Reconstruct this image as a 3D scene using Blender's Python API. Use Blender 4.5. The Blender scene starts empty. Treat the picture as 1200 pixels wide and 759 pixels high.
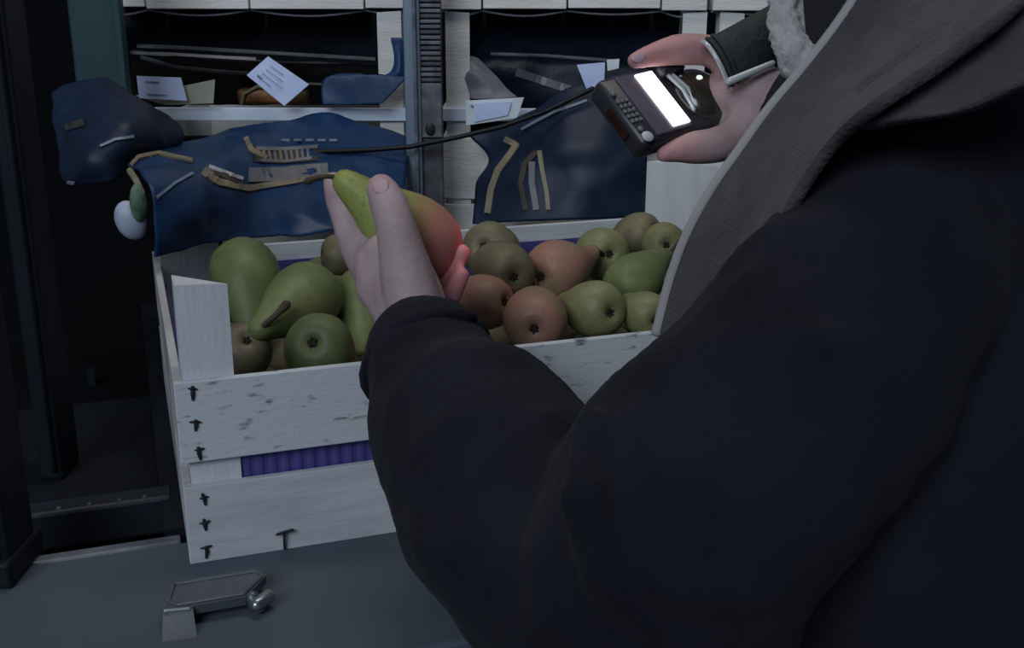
import bpy, bmesh, math, random
from mathutils import Vector, Matrix, noise
from mathutils.bvhtree import BVHTree
random.seed(4)
S = bpy.context.scene
COL = S.collection

# ------------------------------------------------------------------ camera
F = 1300.0                                   # focal length in pixels of the 1200 px wide frame
CAM = Vector((-.016, -.729, .392))
YAW, PIT, ROL = .336, -.300, .003
fw = Vector((math.sin(YAW)*math.cos(PIT), math.cos(YAW)*math.cos(PIT), math.sin(PIT)))
_r = fw.cross(Vector((0, 0, 1))).normalized(); _u = _r.cross(fw)
RT = math.cos(ROL)*_r + math.sin(ROL)*_u
UP = -math.sin(ROL)*_r + math.cos(ROL)*_u
HZ = Vector((math.sin(YAW), math.cos(YAW), 0))       # rack depth direction
RX = Vector((math.cos(YAW), -math.sin(YAW), 0))      # rack width direction
cd = bpy.data.cameras.new('camera'); cam = bpy.data.objects.new('camera', cd); COL.objects.link(cam)
cd.sensor_fit = 'HORIZONTAL'; cd.sensor_width = 36; cd.lens = 36*F/1200; cd.clip_start = .02
m3 = Matrix((RT, UP, -fw)).transposed()
cam.matrix_world = Matrix.Translation(CAM) @ m3.to_4x4()
S.camera = cam
cd.dof.use_dof = False

# ------------------------------------------------------------------ world, lights, exposure
w = bpy.data.worlds.new('dusk'); S.world = w; w.use_nodes = True
bg = w.node_tree.nodes['Background']; bg.inputs[0].default_value = (.30, .42, .62, 1); bg.inputs[1].default_value = .16
def area(name, loc, target, sx, sy, power, col):
    l = bpy.data.lights.new(name, 'AREA'); l.shape = 'RECTANGLE'; l.size = sx; l.size_y = sy
    l.energy = power; l.color = col
    o = bpy.data.objects.new(name, l); COL.objects.link(o); o.location = loc
    o.rotation_euler = (Vector(target)-Vector(loc)).to_track_quat('-Z', 'Y').to_euler()
    return o
area('open_stall_front_light', (-3.0, -3.6, 3.1), (.2, .4, .15), 3.0, 2.2, 150, (.80, .90, 1.0))  # soft key light from an unseen source behind the camera
area('hall_lamp', (.25, .25, 1.5), (.3, .35, 0), .9, .2, 5, (1.0, .93, .84))  # added warm fill from above, no fixture is known there
vs = S.view_settings; vs.view_transform = 'Standard'; vs.look = 'None'; vs.exposure = 0; vs.gamma = 1; vs.use_curve_mapping = False

# ------------------------------------------------------------------ pixel helpers (points of the place seen along a sight line)
def ray(x, y): return fw + (x-600)/F*RT - (y-379.5)/F*UP
def P(x, y, d): return CAM + ray(x, y)*d
def Zp(x, y, z): r = ray(x, y); return CAM + r*((z-CAM.z)/r.z)
def V(x, y, v): r = ray(x, y); return CAM + r*(v/r.dot(HZ))
def rackp(u, v, z): return Vector((CAM.x, CAM.y, 0)) + RX*u + HZ*v + Vector((0, 0, z))
def uz(x, y, v): p = V(x, y, v); q = p-Vector((CAM.x, CAM.y, 0)); return q.dot(RX), p.z

# ------------------------------------------------------------------ materials
def mat(name, col, rough=.6, metal=0, var=None, vscale=20, stretch=(1, 1, 1), bump=0, bscale=80, detail=4, sheen=0, emit=None,
        spec=.5, coat=0, trans=0, fac=(.35, .65), coords='Object', rnd=0):
    m = bpy.data.materials.new(name); m.use_nodes = True
    nt = m.node_tree; N = nt.nodes; L = nt.links; b = N['Principled BSDF']
    b.inputs['Base Color'].default_value = (*col, 1); b.inputs['Roughness'].default_value = rough
    b.inputs['Metallic'].default_value = metal; b.inputs['Specular IOR Level'].default_value = spec
    if coat: b.inputs['Coat Weight'].default_value = coat; b.inputs['Coat Roughness'].default_value = .15
    if sheen: b.inputs['Sheen Weight'].default_value = sheen; b.inputs['Sheen Roughness'].default_value = .5
    if trans: b.inputs['Transmission Weight'].default_value = trans
    if emit: b.inputs['Emission Color'].default_value = (*emit[0], 1); b.inputs['Emission Strength'].default_value = emit[1]
    tc = N.new('ShaderNodeTexCoord'); mp = N.new('ShaderNodeMapping'); mp.inputs['Scale'].default_value = stretch
    L.new(tc.outputs[coords], mp.inputs[0])
    colout = None
    if var:
        n = N.new('ShaderNodeTexNoise'); n.inputs['Scale'].default_value = vscale; n.inputs['Detail'].default_value = detail
        L.new(mp.outputs[0], n.inputs['Vector'])
        r = N.new('ShaderNodeMapRange'); r.inputs[1].default_value = fac[0]; r.inputs[2].default_value = fac[1]
        L.new(n.outputs[0], r.inputs[0])
        mx = N.new('ShaderNodeMix'); mx.data_type = 'RGBA'; mx.inputs[6].default_value = (*col, 1); mx.inputs[7].default_value = (*var, 1)
        L.new(r.outputs[0], mx.inputs[0]); L.new(mx.outputs[2], b.inputs['Base Color']); colout = mx
    if rnd and colout:
        oi = N.new('ShaderNodeObjectInfo'); hs = N.new('ShaderNodeHueSaturation')
        mr = N.new('ShaderNodeMapRange'); mr.inputs[3].default_value = 1-rnd; mr.inputs[4].default_value = 1+rnd
        L.new(oi.outputs['Random'], mr.inputs[0]); L.new(mr.outputs[0], hs.inputs['Value'])
        L.new(colout.outputs[2], hs.inputs['Color']); L.new(hs.outputs[0], b.inputs['Base Color'])
    if bump:
        n2 = N.new('ShaderNodeTexNoise'); n2.inputs['Scale'].default_value = bscale; n2.inputs['Detail'].default_value = 5
        L.new(mp.outputs[0], n2.inputs['Vector'])
        bp = N.new('ShaderNodeBump'); bp.inputs['Strength'].default_value = bump; bp.inputs['Distance'].default_value = .004
        L.new(n2.outputs[0], bp.inputs['Height']); L.new(bp.outputs[0], b.inputs['Normal'])
    return m
M = {}
M['white_wood'] = mat('white_wood', (.53, .55, .58), .75, var=(.44, .46, .49), vscale=14, stretch=(1, 6, 6), bump=.12, bscale=60)
M['white_wood_v'] = mat('white_wood_upright', (.58, .60, .63), .75, var=(.52, .54, .57), vscale=14, stretch=(6, 6, 1), bump=.12, bscale=60)
M['worn_wood'] = mat('worn_white_wood', (.54, .56, .59), .8, var=(.11, .12, .14), vscale=34, stretch=(2.0, 3.2, 6), bump=.15, bscale=50, fac=(.60, .74), detail=6)
M['raw_wood'] = mat('raw_wood', (.50, .50, .50), .8, var=(.40, .39, .38), vscale=12, stretch=(1, 1, 8), bump=.3)
M['cream_wood'] = mat('cream_wood', (.76, .75, .73), .7, var=(.64, .63, .61), vscale=10, stretch=(1, 1, 5), bump=.2)
M['rim_white'] = mat('bluish_white_paint', (.66, .76, .90), .6, var=(.58, .68, .84), vscale=14)
M['purple_card'] = mat('purple_card', (.065, .055, .24), .6, var=(.045, .04, .18), vscale=12)
M['steel_dark'] = mat('dark_staple_steel', (.03, .03, .035), .5, .6)
M['deck'] = mat('slate_painted_metal', (.072, .092, .120), .62, .0, var=(.055, .072, .095), vscale=5, bump=.15, bscale=25)
M['sill'] = mat('dark_painted_sill', (.012, .015, .021), .5, var=(.018, .022, .030), vscale=12)
M['deck_edge'] = mat('scuffed_metal_edge', (.20, .22, .25), .5, .3, var=(.09, .10, .12), vscale=25)
M['bracket'] = mat('cast_grey_metal', (.15, .17, .185), .42, .55, var=(.10, .115, .13), vscale=18, bump=.1)
M['chrome'] = mat('bright_steel', (.42, .44, .47), .3, .8, var=(.3, .32, .35), vscale=20)
M['black_metal'] = mat('black_painted_metal', (.0045, .0055, .009), .6, var=(.007, .009, .014), vscale=6, spec=.25)
M['black_wall'] = mat('black_panel', (.003, .003, .0042), .9, var=(.0045, .0045, .006), vscale=5, spec=.1)
M['teal'] = mat('teal_plastic', (.006, .042, .050), .6, var=(.0045, .033, .040), vscale=6)
M['blue_plastic'] = mat('blue_plastic_film', (.011, .045, .130), .42, var=(.008, .030, .085), vscale=12, bump=.3, bscale=30, coat=.0, spec=.35)
M['navy_plastic'] = mat('navy_plastic_film', (.0065, .018, .046), .5, var=(.0045, .011, .028), vscale=12, bump=.3, bscale=30, spec=.35)
M['black_plastic'] = mat('black_plastic_film', (.003, .0035, .006), .5, var=(.005, .007, .012), vscale=14, bump=.3, spec=.3)
M['midnight'] = mat('midnight_plastic_film', (.0035, .006, .014), .5, var=(.005, .010, .024), vscale=12, bump=.3, spec=.3)
M['grey_film'] = mat('grey_translucent_film', (.14, .14, .17), .45, var=(.09, .09, .12), vscale=16)
M['gold'] = mat('dull_gold_print', (.26, .22, .14), .55, var=(.17, .15, .11), vscale=40)
M['silver'] = mat('pale_grey_print', (.19, .19, .20), .55, var=(.13, .13, .15), vscale=40)
M['paleline'] = mat('pale_print', (.42, .44, .46), .5)
M['brown'] = mat('brown_print', (.05, .04, .035), .6)
M['tag'] = mat('bluish_white_paper', (.60, .70, .97), .8, var=(.52, .62, .92), vscale=30)
M['tagw'] = mat('white_paper', (.74, .80, .86), .8, var=(.62, .68, .76), vscale=30)
M['ink'] = mat('faint_grey_ink', (.25, .29, .38), .8)
M['cream_card'] = mat('cream_card', (.40, .40, .32), .8, var=(.30, .30, .25), vscale=25)
M['green_print'] = mat('green_print', (.05, .12, .06), .6, var=(.15, .22, .16), vscale=120)
M['pack_white'] = mat('pale_blue_packet', (.42, .47, .60), .45, var=(.30, .35, .46), vscale=30)
M['orange_pack'] = mat('orange_packet', (.30, .12, .02), .5, var=(.03, .02, .012), vscale=30)
M['galv'] = mat('galvanised_steel', (.15, .20, .28), .5, .25, var=(.21, .27, .35), vscale=20, stretch=(1, 1, .3), bump=.1)
M['galv_worn'] = mat('worn_galvanised_plate', (.17, .19, .22), .55, .3, var=(.08, .085, .10), vscale=60)
M['rib_dark'] = mat('dark_worn_rib', (.10, .10, .115), .55, .4, var=(.05, .05, .06), vscale=60)
def pearmat(name, a, b, pink_tint=None):
    m = mat(name, a, .5, var=b, vscale=1.2, detail=3, bump=.08, bscale=12, rnd=.16, spec=.35)
    nt = m.node_tree; N = nt.nodes; L = nt.links; bs = N['Principled BSDF']
    src = bs.inputs['Base Color'].links[0].from_socket
    tc = N.new('ShaderNodeTexCoord')
    if pink_tint:
        n = N.new('ShaderNodeTexNoise'); n.inputs['Scale'].default_value = .7; L.new(tc.outputs['Object'], n.inputs['Vector'])
        r = N.new('ShaderNodeMapRange'); r.inputs[1].default_value = .3; r.inputs[2].default_value = .62; L.new(n.outputs[0], r.inputs[0])
        mx = N.new('ShaderNodeMix'); mx.data_type = 'RGBA'; mx.inputs[7].default_value = (*pink_tint, 1)
        L.new(r.outputs[0], mx.inputs[0]); L.new(src, mx.inputs[6]); src = mx.outputs[2]
    sp = N.new('ShaderNodeTexNoise'); sp.inputs['Scale'].default_value = 9; sp.inputs['Detail'].default_value = 2
    L.new(tc.outputs['Object'], sp.inputs['Vector'])
    r2 = N.new('ShaderNodeMapRange'); r2.inputs[1].default_value = .58; r2.inputs[2].default_value = .72; r2.inputs[4].default_value = .55
    L.new(sp.outputs[0], r2.inputs[0])
    m2 = N.new('ShaderNodeMix'); m2.data_type = 'RGBA'; m2.inputs[7].default_value = (.15, .10, .05, 1)
    L.new(r2.outputs[0], m2.inputs[0]); L.new(src, m2.inputs[6]); L.new(m2.outputs[2], bs.inputs['Base Color'])
    return m
M['pear_green'] = pearmat('pear_green', (.145, .175, .068), (.105, .13, .052))
M['pear_yellow'] = pearmat('pear_yellow_green', (.205, .205, .092), (.155, .16, .075))
M['pear_olive'] = pearmat('pear_olive_russet', (.165, .150, .082), (.12, .10, .06))
M['pear_blush'] = pearmat('pear_blushed', (.22, .17, .10), (.24, .14, .09), (.31, .16, .115))  # pink of the scanner's red light painted into the skin colour
M['pear_held'] = pearmat('pear_held', (.30, .34, .09), (.24, .26, .075))
def pink_light_end(m):                              # red scanner light painted into the held pear's colour towards its blossom end
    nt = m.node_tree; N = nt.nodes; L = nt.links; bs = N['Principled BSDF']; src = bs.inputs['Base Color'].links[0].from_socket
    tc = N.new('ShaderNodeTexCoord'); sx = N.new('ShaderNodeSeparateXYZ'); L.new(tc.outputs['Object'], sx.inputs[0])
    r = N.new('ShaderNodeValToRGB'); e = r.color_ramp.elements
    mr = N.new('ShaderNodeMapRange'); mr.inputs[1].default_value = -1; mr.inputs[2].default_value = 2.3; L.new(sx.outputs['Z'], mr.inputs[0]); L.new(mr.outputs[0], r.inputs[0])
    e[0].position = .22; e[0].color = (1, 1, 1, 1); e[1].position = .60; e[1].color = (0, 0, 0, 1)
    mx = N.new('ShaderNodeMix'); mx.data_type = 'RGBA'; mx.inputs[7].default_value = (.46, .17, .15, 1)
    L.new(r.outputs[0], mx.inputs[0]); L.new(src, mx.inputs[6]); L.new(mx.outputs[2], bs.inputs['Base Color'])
pink_light_end(M['pear_held'])
M['stem'] = mat('pear_stem', (.035, .024, .016), .8, var=(.06, .045, .03), vscale=3)
M['calyx'] = mat('pear_calyx', (.018, .013, .010), .9)
M['skin'] = mat('skin', (.40, .305, .315), .6, var=(.35, .25, .255), vscale=30, bump=.12, bscale=220, spec=.35)
M['nail'] = mat('fingernail', (.43, .30, .33), .5, spec=.3)
M['coat'] = mat('black_wool', (.0155, .0160, .0225), .95, var=(.0100, .0104, .0145), vscale=14, bump=.35, bscale=420, sheen=.03, spec=.06)
M['lining'] = mat('dark_lining', (.008, .007, .008), .9)
M['scarf'] = mat('grey_brown_wool', (.076, .066, .070), .95, var=(.058, .051, .055), vscale=60, bump=.5, bscale=420, sheen=.08, spec=.1)
M['fleece'] = mat('pale_fleece', (.50, .49, .47), .95, var=(.34, .33, .32), vscale=80, bump=.8, bscale=200, sheen=.3)
M['fuzz'] = mat('pale_wool_fuzz', (.34, .32, .32), .95)
M['trousers'] = mat('dark_trousers', (.012, .013, .018), .9)
M['shoe'] = mat('black_leather', (.01, .01, .011), .4)
M['hair'] = mat('dark_grey_hair', (.05, .045, .042), .7, var=(.12, .11, .105), vscale=80, stretch=(1, 1, .2))
M['eye'] = mat('eye', (.5, .5, .5), .2)
M['dev'] = mat('black_device_plastic', (.022, .022, .028), .38, var=(.03, .03, .037), vscale=30)
M['dev_face'] = mat('grey_device_face', (.095, .09, .12), .3, var=(.075, .07, .095), vscale=10)
M['key'] = mat('grey_key', (.13, .13, .15), .5)
M['key_round'] = mat('pale_round_key', (.45, .45, .48), .4)
M['screen'] = mat('lit_screen', (.8, .8, .8), .3, emit=((.97, .98, 1.0), 2.6))
M['clear'] = mat('clear_plastic_ridge', (.45, .48, .50), .12, spec=.8, coat=.5)
M['dev_green'] = mat('dark_green_gloss', (.020, .032, .020), .2, var=(.035, .028, .022), vscale=30, coat=.6)
M['led'] = mat('green_led', (.6, .9, .65), .3, emit=((.7, 1, .75), 1.2))  # glow colour of the highlight on the grip
M['strap'] = mat('black_webbing', (.012, .018, .020), .75, var=(.02, .028, .03), vscale=60, bump=.4, bscale=200)
M['redwin'] = mat('red_scanner_window', (.03, .006, .007), .2)
M['floor'] = mat('dark_concrete', (.05, .05, .055), .8, var=(.035, .035, .04), vscale=8, bump=.2)

# ------------------------------------------------------------------ mesh helpers
def obj(name, verts, faces, m, parent=None, smooth=False):
    off = parent_origin(parent) if parent else Vector((0, 0, 0))
    me = bpy.data.meshes.new(name); me.from_pydata([Vector(v)-off for v in verts], [], faces); me.update()
    bm = bmesh.new(); bm.from_mesh(me); bmesh.ops.recalc_face_normals(bm, faces=bm.faces); bm.to_mesh(me); bm.free()
    if smooth:
        for p in me.polygons: p.use_smooth = True
    me.materials.append(m)
    o = bpy.data.objects.new(name, me); COL.objects.link(o)
    if parent: o.parent = parent
    return o
def parent_origin(p):
    v = Vector((0, 0, 0))
    while p is not None: v += p.location; p = p.parent
    return v
def tag(o, label, cat, group=None, kind=None):
    if label: o['label'] = label
    if cat: o['category'] = cat
    if group: o['group'] = group
    if kind: o['kind'] = kind
    return o
def thing(name, loc, label, cat, group=None):
    o = bpy.data.objects.new(name, None); COL.objects.link(o); o.location = loc; o.empty_display_size = .02
    return tag(o, label, cat, group)
class MB:
    def __init__(s): s.v = []; s.f = []
    def add(s, v, f):
        n = len(s.v); s.v += [Vector(a) for a in v]; s.f += [tuple(i+n for i in q) for q in f]; return s
    def box(s, c, half, ax=None, bev=.0):
        ax = ax or (Vector((1, 0, 0)), Vector((0, 1, 0)), Vector((0, 0, 1))); c = Vector(c)
        bm = bmesh.new(); bmesh.ops.create_cube(bm, size=2)
        for v in bm.verts: v.co = Vector((v.co.x*half[0], v.co.y*half[1], v.co.z*half[2]))
        if bev: bmesh.ops.bevel(bm, geom=list(bm.edges), offset=bev, segments=2, affect='EDGES', profile=.5)
        bm.verts.index_update()
        vs_ = [c+ax[0]*v.co.x+ax[1]*v.co.y+ax[2]*v.co.z for v in bm.verts]; fs = [[v.index for v in f.verts] for f in bm.faces]
        bm.free(); return s.add(vs_, fs)
    def tube(s, pts, rad, n=10, cap=True):
        pts = [Vector(p) for p in pts]; rad = [rad]*len(pts) if not isinstance(rad, (list, tuple)) else list(rad)
        if cap:                              # rounded ends
            a = (pts[0]-pts[1]).normalized(); b = (pts[-1]-pts[-2]).normalized()
            r0, r1 = rad[0], rad[-1]
            pre = [(pts[0]+a*r0*math.sin(t), max(r0*math.cos(t), r0*.08)) for t in (1.45, 1.05, .55)]
            post = [(pts[-1]+b*r1*math.sin(t), max(r1*math.cos(t), r1*.08)) for t in (.55, 1.05, 1.45)]
            pts = [p for p, _ in pre]+pts+[p for p, _ in post]; rad = [r for _, r in pre]+rad+[r for _, r in post]
        rings = []; t0 = (pts[1]-pts[0]).normalized(); nrm = t0.orthogonal().normalized()
        for i, p in enumerate(pts):
            t = (pts[min(i+1, len(pts)-1)]-pts[max(i-1, 0)]).normalized()
            nrm = (nrm-t*nrm.dot(t)).normalized(); bn = t.cross(nrm)
            rings.append([p+(nrm*math.cos(2*math.pi*k/n)+bn*math.sin(2*math.pi*k/n))*rad[i] for k in range(n)])
        vs_ = [v for r in rings for v in r]; fs = []
        for i in range(len(rings)-1):
            for k in range(n): fs.append((i*n+k, i*n+(k+1) % n, (i+1)*n+(k+1) % n, (i+1)*n+k))
        fs.append(tuple(range(n))); fs.append(tuple(range((len(rings)-1)*n, len(rings)*n)))
        return s.add(vs_, fs)
    def ball(s, c, r, ax=None, n=16):
        bm = bmesh.new(); bmesh.ops.create_uvsphere(bm, u_segments=n, v_segments=n//2+2, radius=1)
        ax = ax or (Vector((1, 0, 0)), Vector((0, 1, 0)), Vector((0, 0, 1))); r = (r, r, r) if not isinstance(r, (list, tuple)) else r
        bm.verts.index_update(); c = Vector(c)
        vs_ = [c+ax[0]*v.co.x*r[0]+ax[1]*v.co.y*r[1]+ax[2]*v.co.z*r[2] for v in bm.verts]; fs = [[v.index for v in f.verts] for f in bm.faces]
        bm.free(); return s.add(vs_, fs)
    def prism(s, poly, dirv):
        n = len(poly); dirv = Vector(dirv)
        return s.add([Vector(p) for p in poly]+[Vector(p)+dirv for p in poly],
                     [tuple(range(n)), tuple(range(n, 2*n))]+[(i, (i+1) % n, n+(i+1) % n, n+i) for i in range(n)])
    def build(s, name, m, parent=None, smooth=False): return obj(name, s.v, s.f, m, parent, smooth)
def smoothpts(nodes, k=5):
    """Catmull-Rom through (point, radius) nodes"""
    out = []
    for i in range(len(nodes)-1):
        a = nodes[max(i-1, 0)]; b = nodes[i]; c = nodes[i+1]; d = nodes[min(i+2, len(nodes)-1)]
        for j in range(k):
            t = j/k
            h = [-.5*t**3+t*t-.5*t, 1.5*t**3-2.5*t*t+1, -1.5*t**3+2*t*t+.5*t, .5*t**3-.5*t*t]
            out.append((Vector(a[0])*h[0]+Vector(b[0])*h[1]+Vector(c[0])*h[2]+Vector(d[0])*h[3],
                        a[1]*h[0]+b[1]*h[1]+c[1]*h[2]+d[1]*h[3]))
    out.append((Vector(nodes[-1][0]), nodes[-1][1]))
    return [p for p, _ in out], [max(r, .0005) for _, r in out]
def chain(mb, nodes, n=14, k=5):
    p, r = smoothpts(nodes, k); mb.tube(p, r, n); return mb
def fuse(name, mb, m, parent, voxel, smooth_it, fn=None):
    """union of closed pieces as one continuous surface"""
    off = parent_origin(parent)
    me = bpy.data.meshes.new(name); me.from_pydata([v-off for v in mb.v], [], mb.f)
    bm = bmesh.new(); bm.from_mesh(me); bmesh.ops.recalc_face_normals(bm, faces=bm.faces); bm.to_mesh(me); bm.free()
    o = bpy.data.objects.new(name, me); COL.objects.link(o)
    r = o.modifiers.new('r', 'REMESH'); r.mode = 'VOXEL'; r.voxel_size = voxel
    s = o.modifiers.new('s', 'SMOOTH'); s.factor = .5; s.iterations = smooth_it
    dg = bpy.context.evaluated_depsgraph_get(); dg.update()
    new = bpy.data.meshes.new_from_object(o.evaluated_get(dg)); o.modifiers.clear(); o.data = new; new.name = name
    if fn:
        new.update(); nr = [v.normal.copy() for v in new.vertices]
        for v, q in zip(new.vertices, nr): v.co = v.co+q*fn(v.co+off, q)
        new.update()
    new.materials.clear(); new.materials.append(m)
    for p in new.polygons: p.use_smooth = True
    o.parent = parent
    return o
def cr(a, b, c, d, t):
    return a*(-.5*t**3+t*t-.5*t)+b*(1.5*t**3-2.5*t*t+1)+c*(-1.5*t**3+2*t*t+.5*t)+d*(.5*t**3-.5*t*t)
SHEETS = {}
def sheet(name, rows, m, parent=None, nu=10, nv=10, wr=.006, ws=18, th=.0012, key=None, seed=0, fine=.35):
    """a crumpled or draped sheet of real thickness through a grid of points"""
    R, Cc = len(rows), len(rows[0])
    def at(i, j): return rows[max(0, min(R-1, i))][max(0, min(Cc-1, j))]
    G = []
    for a in range((R-1)*nv+1):
        i, t = divmod(a, nv)
        if i == R-1: i, t = R-2, nv
        t /= nv; line = [cr(at(i-1, j), at(i, j), at(i+1, j), at(i+2, j), t) for j in range(Cc)]
        g = []
        for b in range((Cc-1)*nu+1):
            j, s_ = divmod(b, nu)
            if j == Cc-1: j, s_ = Cc-2, nu
            s_ /= nu; L_ = lambda q: line[max(0, min(Cc-1, q))]
            g.append(cr(L_(j-1), L_(j), L_(j+1), L_(j+2), s_))
        G.append(g)
    H, Wd = len(G), len(G[0])
    nor = [[None]*Wd for _ in range(H)]
    def normals(A):
        for a in range(H):
            for b in range(Wd):
                n = (A[min(a+1, H-1)][b]-A[max(a-1, 0)][b]).cross(A[a][min(b+1, Wd-1)]-A[a][max(b-1, 0)])
                n = n.normalized() if n.length > 1e-12 else Vector((0, 0, 1))
                if n.dot(CAM-A[a][b]) < 0: n = -n
                nor[a][b] = n
    normals(G)
    for a in range(H):
        for b in range(Wd):
            p = G[a][b]; q = p*ws+Vector((seed*7.3, seed*3.1, seed))
            d = (1-2*abs(noise.noise(q)))*.7+fine*noise.noise(q*2.7)      # ridged creases
            G[a][b] = p+nor[a][b]*wr*d
    normals(G)
    v = [G[a][b] for a in range(H) for b in range(Wd)]+[G[a][b]-nor[a][b]*th for a in range(H) for b in range(Wd)]
    f = []; n = H*Wd
    for a in range(H-1):
        for b in range(Wd-1):
            q = (a*Wd+b, a*Wd+b+1, (a+1)*Wd+b+1, (a+1)*Wd+b); f.append(q); f.append(tuple(n+i for i in q[::-1]))
    loop = [b for b in range(Wd)]+[a*Wd+Wd-1 for a in range(1, H)]+[(H-1)*Wd+b for b in range(Wd-2, -1, -1)]+[a*Wd for a in range(H-2, 0, -1)]
    for i, a in enumerate(loop):
        b = loop[(i+1) % len(loop)]; f.append((a, b, n+b, n+a))
    o = obj(name, v, f, m, parent, True)
    if key: SHEETS[key] = (BVHTree.FromPolygons(v, f), G)
    return o
def onto(key, x, y):
    h, n, _, _ = SHEETS[key][0].ray_cast(CAM, ray(x, y).normalized())
    if h is None: return None
    if n.dot(CAM-h) < 0: n = -n
    return h, n
def strip(name, key, pts, width, m, parent, lift=.0020, steps=6):
    """flat print that follows the sheet it is printed on"""
    pp = []
    for (x0, y0), (x1, y1) in zip(pts, pts[1:]):
        for k in range(steps): t = k/steps; pp.append((x0+(x1-x0)*t, y0+(y1-y0)*t))
    pp.append(pts[-1]); ws_ = width if isinstance(width, (list, tuple)) else (width, width)
    v = []; f = []; L_ = None
    for i, (x, y) in enumerate(pp):
        a = pp[max(i-1, 0)]; b = pp[min(i+1, len(pp)-1)]; dx, dy = b[0]-a[0], b[1]-a[1]; l = math.hypot(dx, dy) or 1
        wd = (ws_[0]+(ws_[1]-ws_[0])*i/(len(pp)-1))/2
        e = [onto(key, x-dy/l*s*wd, y+dx/l*s*wd) for s in (-1, 1)]
        if None in e:
            if f: break
            L_ = None; v = []; continue
        base = len(v)
        for h, n in e: v += [h+n*lift, h+n*(lift*.2)]
        if L_ is not None:
            c = L_; f += [(c, c+2, base+2, base), (c+1, c+3, base+3, base+1), (c, base, base+1, c+1), (c+2, base+2, base+3, c+3)]
        L_ = base
    if f: return obj(name, v, f, m, parent)
def copy_tree(o, parent=None):
    c = o.copy(); COL.objects.link(c)
    if parent: c.parent = parent
    for ch in o.children: copy_tree(ch, c)
    return c

# ================================================================== SETTING
ZV0 = Vector((0, 0, 1))
fl = MB().box((0, 1.0, -.975), (3, 3.2, .02)).build('floor', M['floor']); fl['kind'] = 'structure'
o = MB().box(rackp(.2, 2.35, .1), (2.2, .02, 1.07), (RX, HZ, Vector((0, 0, 1)))).build('wall_back', M['black_wall']); o['kind'] = 'structure'

# the work deck with its lighter edge strip, on a base
dk = thing('work_deck', (.4, -.05, -.95), 'slate grey metal deck under the pear crate, with a scuffed pale edge strip', 'counter')
MB().box((.36, -.0575, -.012), (.78, .0945, .012), bev=.003).build('deck_top', M['deck'], dk)
e = MB().box((-.21, .042, -.005), (.206, .006, .006), bev=.002).build('edge_strip', M['deck_edge'], dk); e['label'] = 'scuffed pale edge strip'
MB().box((.36, -.05, -.49), (.74, .07, .455)).build('base_cabinet', M['black_metal'], dk)

# black rack that carries the crates
rk = thing('storage_rack', (.3, .6, -.95), 'black metal storage rack with deep shadowed shelves behind the deck', 'rack')
MB().box((.55, .60, -.012), (.565, .54, .0115)).build('shelf', M['black_metal'], rk)
l = MB().box((-.185, .125, -.014), (.178, .012, .016), bev=.003); l.build('sill_step', M['sill'], rk)
for x in (-.090, -.068, -.046, -.027):
    MB().ball((x, .118, .002), .0020, n=8).build('rivet', M['bracket'], rk)
MB().box((-.16, .30, -.05), (.19, .16, .012)).build('lower_tray', M['black_metal'], rk)
MB().box((.3, .6, -.48), (.6, .45, .44)).build('rack_base', M['black_wall'], rk)
MB().box((-.075, .52, -.12), (.004, .004, .10)).build('guide_rod', M['black_metal'], rk)
MB().box(rackp(-.62, 1.36, -.37), (.255, .006, .58), (RX, HZ, ZV0)).build('back_panel', M['black_wall'], rk)  # black panel added to keep the space beside the crate dark

# dark door posts at the edge of the frame
def post(name, x0, x1, y, d, label, base=True, m='black_metal', ztop=.62, zb=-.95):
    a = P(x0, y, d); b = P(x1, y, d); a.z = b.z = 0; c = (a+b)/2; hw = (b-a).length/2
    t = thing(name, (c.x, c.y, zb), label, 'post', None)
    MB().box((c.x, c.y, (zb+ztop)/2), (hw, .022, (ztop-zb)/2), (RX, HZ, Vector((0, 0, 1))), bev=.004).build('shaft', M[m], t)
    MB().box(Vector((c.x, c.y, (zb+ztop)/2))-HZ*.024+RX*hw*.35, (hw*.28, .004, (ztop-zb)/2-.01), (RX, HZ, Vector((0, 0, 1))), bev=.002).build('groove_rib', M['black_metal'], t)
    if base: MB().box((c.x, c.y, zb+.01), (hw*1.12, .028, .010), (RX, HZ, Vector((0, 0, 1))), bev=.003).build('base_plate', M['black_metal'], t)
    return t
post('door_post', -30, 30, 660, (Zp(2, 668, 0)-CAM).dot(fw), 'wide near-black upright post at the picture edge, standing on the deck', True, zb=.0)
post('door_post', 38, 66, 400, .98, 'slim near-black upright post standing just behind the wide post, beside the blue crumpled plastic', zb=-.038, base=False)
c0, c1 = V(86, 50, 1.30), V(147, 50, 1.30); c = (c0+c1)/2
tp = thing('teal_panel', (c.x, c.y, .22), 'dark teal upright plastic panel above the crumpled navy plastic', 'panel')
MB().box((c.x, c.y, .385), ((c1-c0).length/2, .008, .165), (RX, HZ, Vector((0, 0, 1))), bev=.003).build('board', M['teal'], tp)
MB().box(Vector((c.x, c.y, .385))+RX*((c1-c0).length/2-.003)-HZ*.009, (.004, .004, .163), (RX, HZ, Vector((0, 0, 1))), bev=.001).build('edge_bead', M['teal'], tp)

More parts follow.
